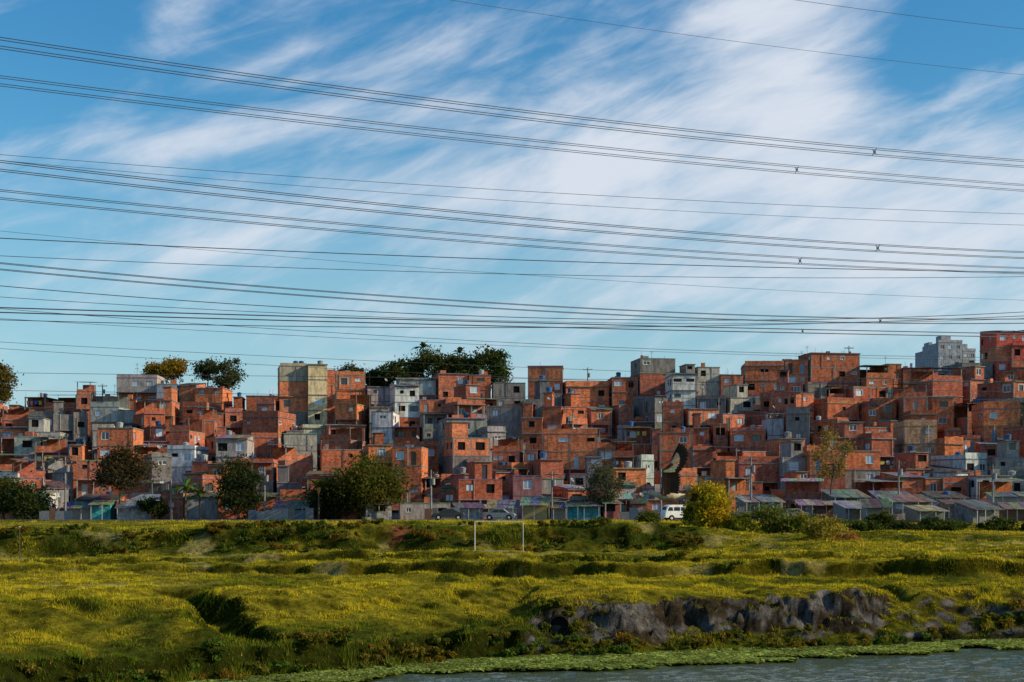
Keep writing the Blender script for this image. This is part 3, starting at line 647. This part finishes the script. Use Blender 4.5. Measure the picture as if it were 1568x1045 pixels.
pts = []
for (u, vt, d) in [(100, 700, 183), (262, 735, 183), (405, 715, 184), (660, 720, 183), (845, 722, 184), (1012, 718, 183), (1150, 700, 184), (1376, 705, 183), (1520, 712, 184), (157, 588, 276), (900, 563, 276), (1300, 530, 277)]:
    x = sx(u, d); zt = sz(vt, d); g = float(terr(x, d)); mb = MB(); h = zt-g
    mb.tube((0, 0, -.5), (0, 0, h), .16, .10, 8, 'concrete', (.26, .25, .24)); mb.box(-.9, .9, -.06, .06, h-.5, h-.38, 'bark', (0, 0, 0))
    for k in (-.8, -.3, .3, .8): mb.tube((k, 0, h-.38), (k, 0, h-.2), .05, .03, 6, 'painted', (.3, .2, .15))
    mb.tube((.3, 0, h-1.9), (.3, 0, h-1.1), .22, .22, 9, 'painted', (.3, .31, .31)); mb.build('utility_pole', (x, d, g))
    if d < 200: pts.append((x, d, zt))
def curve(name, polys, r, mat='cable_metal'):
    cu = bpy.data.curves.new(name, 'CURVE'); cu.dimensions = '3D'; cu.bevel_depth = r; cu.bevel_resolution = 1; cu.materials.append(MATS[mat])
    for P in polys:
        s = cu.splines.new('POLY'); s.points.add(len(P)-1); s.points.foreach_set('co', np.concatenate([np.array(P), np.ones((len(P), 1))], 1).ravel())
    return link(name, cu)
pts.sort(); W = []
for a, b in zip(pts[:-1], pts[1:]):
    for o in (-.3, 0, .3):
        W.append([(a[0]+(b[0]-a[0])*t, a[1]+(b[1]-a[1])*t+o, a[2]+(b[2]-a[2])*t-.25-abs(o)-.9*4*t*(1-t)) for t in np.linspace(0, 1, 12)])
curve('street_wires', W, .018)

# ------------------------------------------------------------------ transmission lines
def power(name, v0, v1, v2, dL, dR, r, quad=False, spac=(), sep=.22):
    pL = np.array([sx(0, dL), dL]); pR = np.array([sx(1568, dR), dR]); s1 = -pL[0]/(pR[0]-pL[0]); d1 = dL+(dR-dL)*s1
    co = np.polyfit([0, s1, 1], [sz(v0, dL), sz(v1, d1), sz(v2, dR)], 2)
    if co[0] < 0: co = np.polyfit([0, 1], [sz(v0, dL), sz(v2, dR)], 1); co = np.array([0, *co])
    S = np.linspace(-.9, 2.2, 140); dirv = (pR-pL)/np.linalg.norm(pR-pL); nrm = np.array([-dirv[1], dirv[0]])
    def at(s, o=(0, 0)):
        p = pL+(pR-pL)*s; return (p[0]+nrm[0]*o[0], p[1]+nrm[1]*o[0], float(np.polyval(co, s))+o[1])
    offs = [(-sep, -sep), (sep, -sep), (sep, sep), (-sep, sep)] if quad else [(0, 0)]
    P = [[at(s, o) for s in S] for o in offs]
    for u in spac:
        k = (u-784)/FOC; s = (k*pL[1]-pL[0])/((pR[0]-pL[0])-k*(pR[1]-pL[1]))
        for o in offs: P.append([at(s, (0, 0)), at(s, o)])
        P.append([at(s-.0012, (0, 0)), at(s+.0012, (0, 0))])
        q = .45; P.append([at(s, tuple(c*q for c in o)) for o in offs+offs[:1]])
        for o in offs: P.append([at(s-.0012, o), at(s+.0012, o), at(s, o)])
    curve(name, P, r*.82)
N1 = 72; F1 = 106
power('power_line', 66, 174, 251, N1, F1, .026, True, (1339,))
power('power_line', 124, 217, 288, N1+6, F1+6, .024, True, (1220,))
power('power_line', 254, 338, 391, N1, F1, .026, True, (1344,))
power('power_line', 298, 370, 415, N1+6, F1+6, .024, True, (1225,))
power('power_line', 408, 470, 492, N1, F1, .022, True, (1348,), .16)
power('power_line', 475, 497, 514, N1+6, F1+6, .022, True, (1229,), .13)
for a in [(237, 292, 328, .020), (246, 308, 345, .018), (365, 398, 417, .038), (392, 420, 424, .026), (354, 420, 460, .015), (438, 486, 478, .034), (455, 492, 488, .024), (490, 502, 484, .034), (473, 525, 548, .022), (524, 562, 585, .018), (534, 578, 600, .018), (571, 580, 585, .02), (598, 608, 612, .02), (488, 530, 553, .018), (-120, 15, 115, .016), (-230, -70, 45, .02)]:
    power('power_line', a[0], a[1], a[2], 95, 118, a[3])

# ------------------------------------------------------------------ football goal, post, culvert
g = 137.0; x0, x1 = sx(727, g), sx(801, g); z = float(terr((x0+x1)/2, g)); h = sz(799, g)-z; mb = MB(); W_ = x1-x0; rg = .036
mb.tube((0, 0, -.3), (0, 0, h), rg, rg, 8, 'galvanised', (0, 0, 0)); mb.tube((W_, 0, -.3), (W_, 0, h), rg, rg, 8, 'galvanised', (0, 0, 0)); mb.tube((-rg, 0, h), (W_+rg, 0, h), rg, rg, 8, 'galvanised', (0, 0, 0))
for xx in (0, W_): mb.tube((xx, 0, h), (xx, 1.2, h-.1), .025, .025, 6, 'galvanised', (0, 0, 0)); mb.tube((xx, 1.2, h-.1), (xx, 1.9, 0), .025, .025, 6, 'galvanised', (0, 0, 0))
mb.tube((0, 1.9, .03), (W_, 1.9, .03), .025, .025, 6, 'galvanised', (0, 0, 0))
mb.build('football_goal', (x0, g, z), 0)
y = 134.; x = sx(30, y); z = float(terr(x, y)); mb = MB(); mb.tube((0, 0, -.3), (0, 0, 3.0), .06, .045, 8, 'bark', (0, 0, 0)); mb.tube((0, 0, 3.0), (0, 0, 3.08), .08, .06, 8, 'galvanised', (0, 0, 0)); mb.build('field_post', (x, y, z))
x = sx(857, 75)
yb = float(shore(x))+.8
while float(terr(x, yb)) < 1.25 and yb < 85: yb += .1   # mouth sits where the bank face reaches pipe height
mb = MB(); k = 20
for i in range(k):
    a = 2*math.pi*i/k; b = 2*math.pi*(i+1)/k
    for (r0, y0, r1, y1, m) in ((.48, 0, .54, 0, 'concrete'), (.54, 0, .54, 4, 'concrete'), (.48, 0, .48, 4, 'interior_dark')):
        mb.quad((math.cos(a)*r0, y0, math.sin(a)*r0), (math.cos(b)*r0, y0, math.sin(b)*r0), (math.cos(b)*r1, y1, math.sin(b)*r1), (math.cos(a)*r1, y1, math.sin(a)*r1), m, (.03, .025, .02))
mb.poly([(math.cos(2*math.pi*i/k)*.48, .35, math.sin(2*math.pi*i/k)*.48) for i in range(k)], 'interior_dark', (0, 0, 0))
mb.build('drain_pipe', (x, yb-.35, 1.45))
for dx, dz in ((-.9, 0.), (.9, .1), (-.4, 1.3), (.5, 1.3), (0, 1.5)):
    weed('bank_weeds', x+dx, yb-.1+.5*dz, .9, .6, (.14, .15, .02), leaf=.09)

# ------------------------------------------------------------------ vehicles
def vehicle(name, x, y, rz, prof, width, wins, wheels, col, rw=.32, z=5.83):
    mb = MB(); h = width/2; n = len(prof)
    def ring(yy, k): 
        cx = sum(p[0] for p in prof)/n; cz = sum(p[1] for p in prof)/n
        return [(cx+(px-cx)*k, yy, cz+(pz-cz)*k) for px, pz in prof]
    rings = [ring(-h, .955), ring(-h+.07, 1), ring(h-.07, 1), ring(h, .955)]
    for a, b in zip(rings[:-1], rings[1:]):
        for i in range(n):
            j = (i+1) % n; mb.quad(a[i], a[j], b[j], b[i], 'painted', col)
    mb.poly(rings[0], 'painted', col); mb.poly(rings[-1][::-1], 'painted', col)
    for s in (-1, 1):
        for w in wins: mb.poly([(px, s*(h+.006), pz) for px, pz in w], 'window_glass', (.02, .025, .03))
        for wx in wheels:
            mb.tube((wx, s*(h+.02), rw), (wx, s*(h-.2), rw), rw, rw, 18, 'interior_dark', (0, 0, 0)); mb.tube((wx, s*(h+.03), rw), (wx, s*(h-.1), rw), rw*.55, rw*.55, 12, 'galvanised', (0, 0, 0))
            mb.tube((wx, s*(h+.012), rw+.02), (wx, s*(h-.1), rw+.02), rw*1.18, rw*1.18, 18, 'interior_dark', (0, 0, 0))
    return mb, lambda: mb.build(name, (x, y, z), rz)
vp = [(-2.1, .35), (-2.16, .6), (-2.12, 1.05), (-1.98, 1.3), (-1.82, 1.72), (-1.6, 1.9), (-1.2, 1.97), (1.6, 1.97), (1.95, 1.88), (2.1, 1.6), (2.17, 1.1), (2.18, .5), (2.1, .33)]
wn = [[(-1.78, 1.22), (-1.6, 1.68), (-1.15, 1.68), (-1.05, 1.22)], [(-.95, 1.22), (-.95, 1.68), (-.15, 1.68), (-.15, 1.22)], [(-.05, 1.22), (-.05, 1.68), (.75, 1.68), (.75, 1.22)], [(.85, 1.22), (.85, 1.68), (1.7, 1.68), (1.85, 1.22)]]
xv = sx(1040, 177); mb, fin = vehicle('white_van', xv, 177.4, math.radians(14), vp, 1.72, wn, (-1.25, 1.2), (.88, .88, .86), z=float(terr(xv, 177.4))+.02)
mb.quad((-1.985, -.7, 1.33), (-1.985, .7, 1.33), (-1.85, .62, 1.72), (-1.85, -.62, 1.72), 'window_glass', (.02, .03, .03)); mb.box(-2.26, -2.14, -.8, .8, .38, .52, 'painted', (.6, .6, .6)); mb.box(2.17, 2.27, -.8, .8, .38, .52, 'painted', (.6, .6, .6))
for s in (-.6, .6): mb.tube((-2.17, s, .82), (-2.2, s, .82), .11, .10, 10, 'galvanised', (0, 0, 0))
fin()
cp = [(-2.0, .3), (-2.05, .6), (-1.9, .8), (-1.15, .9), (-.55, 1.38), (.6, 1.42), (1.35, .98), (1.95, .9), (2.05, .6), (2.0, .3)]
cw = [[(-1.0, .92), (-.5, 1.3), (-.02, 1.32), (-.02, .92)], [(.05, .92), (.05, 1.32), (.55, 1.33), (1.1, .95)]]
for (u, y, c, r) in [(686, 179.8, (.04, .045, .05), 4), (765, 180.4, (.25, .26, .27), 176), (1215, 179.5, (.3, .3, .3), 2)]:
    mb, fin = vehicle('parked_car', sx(u, y), y+.5, math.radians(r), cp, 1.62, cw, (-1.25, 1.25), c, .3); mb.box(-2.1, -2.0, -.7, .7, .35, .5, 'interior_dark', (0, 0, 0)); fin()

# ------------------------------------------------------------------ bird of prey
BD = 17.0; bird = link('bird_of_prey', None, (sx(1022, BD), BD, sz(760, BD)))
def loft(mb, pts, rad, cols, k=18):
    rings = []
    for (p, r) in zip(pts, rad):
        rings.append([(p[0], p[1]+math.cos(2*math.pi*i/k)*r, p[2]+math.sin(2*math.pi*i/k)*r*1.05) for i in range(k)])
    for a, b, c in zip(rings[:-1], rings[1:], cols):
        for i in range(k):
            j = (i+1) % k; mb.poly([a[i], a[j], b[j], b[i]], 'feather', tuple(q*R.uniform(.85, 1.15) for q in c))
def feather(mb, a, b, w, col, nrm, tip=None):
    a = Vector(a); b = Vector(b); d = b-a; s = d.cross(Vector(nrm)).normalized()*w
    P = lambda t, k: tuple(a+d*t+s*k)
    mb.poly([P(0, -.35), P(.3, -.8), P(.62, -.95), P(.62, 1), P(.3, .9), P(0, .35)], 'feather', col)
    mb.poly([P(.62, -.95), P(.85, -.85), P(.97, -.35), P(1, .1), P(.95, .55), P(.85, .85), P(.62, 1)], 'feather', tip or col)
def wing(name, base, up, ch, dk, pale, cov, S=1.0):
    mb = MB(); base = Vector(base); up = Vector(up).normalized(); ch = Vector(ch); ch = (ch-up*ch.dot(up)).normalized(); nrm = up.cross(ch).normalized()
    J = lambda c: tuple(q*R.uniform(.75, 1.25) for q in c)
    elbow = base+(up*.12-ch*.03)*S; wrist = base+(up*.24-ch*.07)*S; hand = base+(up*.31-ch*.02)*S
    for i in range(12):
        t = i/11; a = base.lerp(wrist, t)+nrm*.002*i; d = (ch*math.cos(.15+.25*t)+up*math.sin(.15+.25*t)*(.4+.6*t)); feather(mb, a, a+d*(.17+.02*math.sin(t*3))*S, .020*S, J(dk), nrm)
    for i in range(10):
        t = i/9; a = wrist.lerp(hand, t)+nrm*(.024+.002*i); th = .40+1.05*t; d = ch*math.cos(th)+up*math.sin(th); L = (.20+.09*math.sin(t*2.2))*S
        for o in (0, -.05):
            feather(mb, a+nrm*o, a+d*L+nrm*o, (.018-.005*t)*S, J(pale) if i <= 8 else J(dk), nrm, J(dk))
    for row, (n, l, o, c) in enumerate(((15, .09, .012, cov), (14, .05, .018, tuple(q*1.5 for q in cov)))):
        for sgn in (-1, 1):
            for i in range(n-4 if row == 0 else n):
                t = i/(n-1); a = (base.lerp(wrist, min(1, t*1.25)) if t < .8 else wrist.lerp(hand, (t-.8)*5))+nrm*sgn*(o+.004)-ch*.01
                th = .2+.9*max(0, t-.6)*2; d = ch*math.cos(th)+up*math.sin(th); feather(mb, a, a+d*l*S, .016*S, J(c), nrm)
    for p, q, r0, r1 in ((base-ch*.0, elbow, .024, .018), (elbow, wrist, .018, .013), (wrist, hand, .013, .008)):
        mb.tube(p, q, r0*S, r1*S, 8, 'feather', tuple(x*2.2 for x in cov))
    mb.build(name, parent=bird)
mb = MB()
loft(mb, [(-.235, 0, .035), (-.225, 0, .037), (-.20, 0, .040), (-.17, 0, .034), (-.13, 0, .02), (-.07, 0, .004), (0, 0, -.002), (.07, 0, -.002), (.13, 0, 0), (.18, 0, .002), (.22, 0, .003)], [.008, .022, .030, .030, .036, .050, .055, .050, .038, .026, .012],
     [(.55, .45, .32)]*4+[(.50, .36, .22)]*3+[(.6, .47, .32)]*3)
mb.build('body', parent=bird)
wing('near_wing', (-.06, -.035, .02), (.30, -.20, 1), (1, 0, .05), (.020, .013, .010), (.70, .46, .28), (.055, .024, .013), 1.12)
wing('far_wing', (-.06, .035, .02), (.45, 1, .10), (1, 0, 0), (.26, .18, .11), (.6, .46, .32), (.16, .10, .06), 1.1)
mb = MB()
for i in range(11):
    t = (i-5)/5; feather(mb, (.16, t*.02, .002-.001*i), (.37-.02*abs(t), t*.12, -.02-.05*t), .022, tuple(q*R.uniform(.8, 1.2) for q in (.55, .42, .28)), (0, .4, 1), (.05, .035, .025))
mb.build('tail', parent=bird)
mb = MB(); mb.tube((-.235, 0, .034), (-.262, 0, .026), .013, .008, 8, 'painted', (.4, .25, .05)); mb.tube((-.262, 0, .026), (-.27, 0, .010), .008, .001, 8, 'interior_dark', (0, 0, 0))
for s in (-1, 1): mb.tube((-.212, s*.022, .046), (-.212, s*.030, .047), .006, .005, 8, 'interior_dark', (0, 0, 0))
for s in (-.02, .02): mb.tube((.05, s, -.045), (.13, s, -.06), .010, .005, 6, 'painted', (.45, .32, .08))
mb.build('beak_eyes_legs', parent=bird)

# ------------------------------------------------------------------ light, sky, camera
el = math.radians(25); sd = Vector((1, -.17, 0)).normalized()*math.cos(el); sd.z = math.sin(el)
L = bpy.data.lights.new('sun', 'SUN'); L.energy = 5.0; L.angle = math.radians(.5); L.color = (1, .83, .57)
lo = link('sun', L); lo.rotation_mode = 'QUATERNION'; lo.rotation_quaternion = sd.to_track_quat('Z', 'Y')
w = bpy.data.worlds.new('World'); scene.world = w; w.use_nodes = True; nt = w.node_tree
bg = nt.nodes['Background']; sk = N(nt, 'ShaderNodeTexSky', sky_type='NISHITA'); sk.sun_disc = False; sk.sun_elevation = el; sk.sun_rotation = math.atan2(sd.x, sd.y)
sk.air_density = 1.2; sk.dust_density = .6; sk.ozone_density = 2.0
hs = N(nt, 'ShaderNodeHueSaturation'); hs.inputs['Saturation'].default_value = 1.4; hs.inputs['Value'].default_value = 1.02; nt.links.new(sk.outputs[0], hs.inputs['Color'])
tc = N(nt, 'ShaderNodeTexCoord'); G = tc.outputs['Generated']
def dirof(u, v):
    d = Vector(((u-784)/FOC, 1, (HV-v)/FOC)); return d.normalized()
def mapped(loc, rot, scl, typ='TEXTURE', src=None):
    m = N(nt, 'ShaderNodeMapping', vector_type=typ); m.inputs['Location'].default_value = loc; m.inputs['Rotation'].default_value = rot; m.inputs['Scale'].default_value = scl
    nt.links.new(src or G, m.inputs['Vector']); return m.outputs[0]
def mathn(op, a, b):
    n = N(nt, 'ShaderNodeMath', operation=op)
    for i, q in enumerate((a, b)):
        if isinstance(q, bpy.types.NodeSocket): nt.links.new(q, n.inputs[i])
        else: n.inputs[i].default_value = q
    return n.outputs[0]
cov = None
for (u, v, ru, rv, ang, st) in [(1190, 30, 160, 300, 25, .62), (1080, 180, 420, 130, 14, .50), (1350, 310, 540, 170, 4, .70), (900, 270, 380, 110, 12, .38), (1480, 430, 480, 110, 0, .48), (340, 205, 360, 44, 10, .45), (620, 100, 360, 55, 20, .40), (560, 40, 360, 28, 18, .25), (270, 30, 90, 60, 35, .42), (240, 400, 280, 40, 10, .45), (600, 300, 500, 70, 8, .28), (860, 110, 200, 50, 20, .2), (1450, 70, 190, 80, 10, -.4), (60, 60, 260, 130, 0, -.2), (500, 480, 600, 70, 0, .22)]:
    c = dirof(u, v); vec = mapped(tuple(c), (0, -math.radians(ang), 0), (ru/FOC, 1.5, rv/FOC))
    ln = N(nt, 'ShaderNodeVectorMath', operation='LENGTH'); nt.links.new(vec, ln.inputs[0])
    mr = N(nt, 'ShaderNodeMapRange', interpolation_type='SMOOTHSTEP'); nt.links.new(ln.outputs['Value'], mr.inputs[0]); mr.inputs[1].default_value = 1.15; mr.inputs[2].default_value = 0; mr.inputs[3].default_value = 0; mr.inputs[4].default_value = st
    cov = mr.outputs[0] if cov is None else mathn('ADD', cov, mr.outputs[0])
def wnoise(rot, scl, s, det, rough, dist):
    n = N(nt, 'ShaderNodeTexNoise'); n.inputs['Scale'].default_value = s; n.inputs['Detail'].default_value = det; n.inputs['Roughness'].default_value = rough; n.inputs['Distortion'].default_value = dist
    r1 = mapped((0, 0, 0), (0, math.radians(rot), 0), (1, 1, 1), 'POINT')
    nt.links.new(mapped((3, 1, 2), (0, 0, 0), scl, 'POINT', r1), n.inputs['Vector']); return n.outputs['Fac']
n1 = wnoise(16, (1, 1, 3.0), 5.0, 6, .58, .7); n2 = wnoise(20, (1, 1, 4.5), 14, 4, .6, .5)
nn = mathn('ADD', mathn('MULTIPLY', mathn('SUBTRACT', n1, .5), 2.1), mathn('MULTIPLY', mathn('SUBTRACT', n2, .5), .9))
den = mathn('ADD', mathn('ADD', nn, cov), .0)
mr = N(nt, 'ShaderNodeMapRange', interpolation_type='SMOOTHSTEP'); nt.links.new(den, mr.inputs[0]); mr.inputs[1].default_value = -.20; mr.inputs[2].default_value = .98; mr.inputs[3].default_value = 0; mr.inputs[4].default_value = .94
sp = N(nt, 'ShaderNodeSeparateXYZ'); nt.links.new(G, sp.inputs[0])
hz = ramp(nt, sp.outputs[2], .04, .24, .75, 0.)
tint = mixc(nt, 1., hs.outputs[0], (.64, .97, 1.06), 'MULTIPLY')
base = mixc(nt, hz, tint, (3.2, 4.6, 5.9))
cc = mixc(nt, mr.outputs[0], base, (5.7, 6.1, 6.8)); nt.links.new(cc, bg.inputs['Color']); bg.inputs['Strength'].default_value = .126

cam = bpy.data.cameras.new('camera'); cam.lens = FOC/1568*36; cam.sensor_width = 36; cam.shift_y = (HV-522.5)/1568; cam.clip_end = 9000; cam.clip_start = .1
co = link('camera', cam, (0, 0, CH)); co.rotation_euler = (math.radians(90), 0, 0); scene.camera = co
scene.view_settings.view_transform = 'Standard'; scene.view_settings.look = 'None'; scene.view_settings.exposure = 0
print('objects', len(bpy.data.objects))
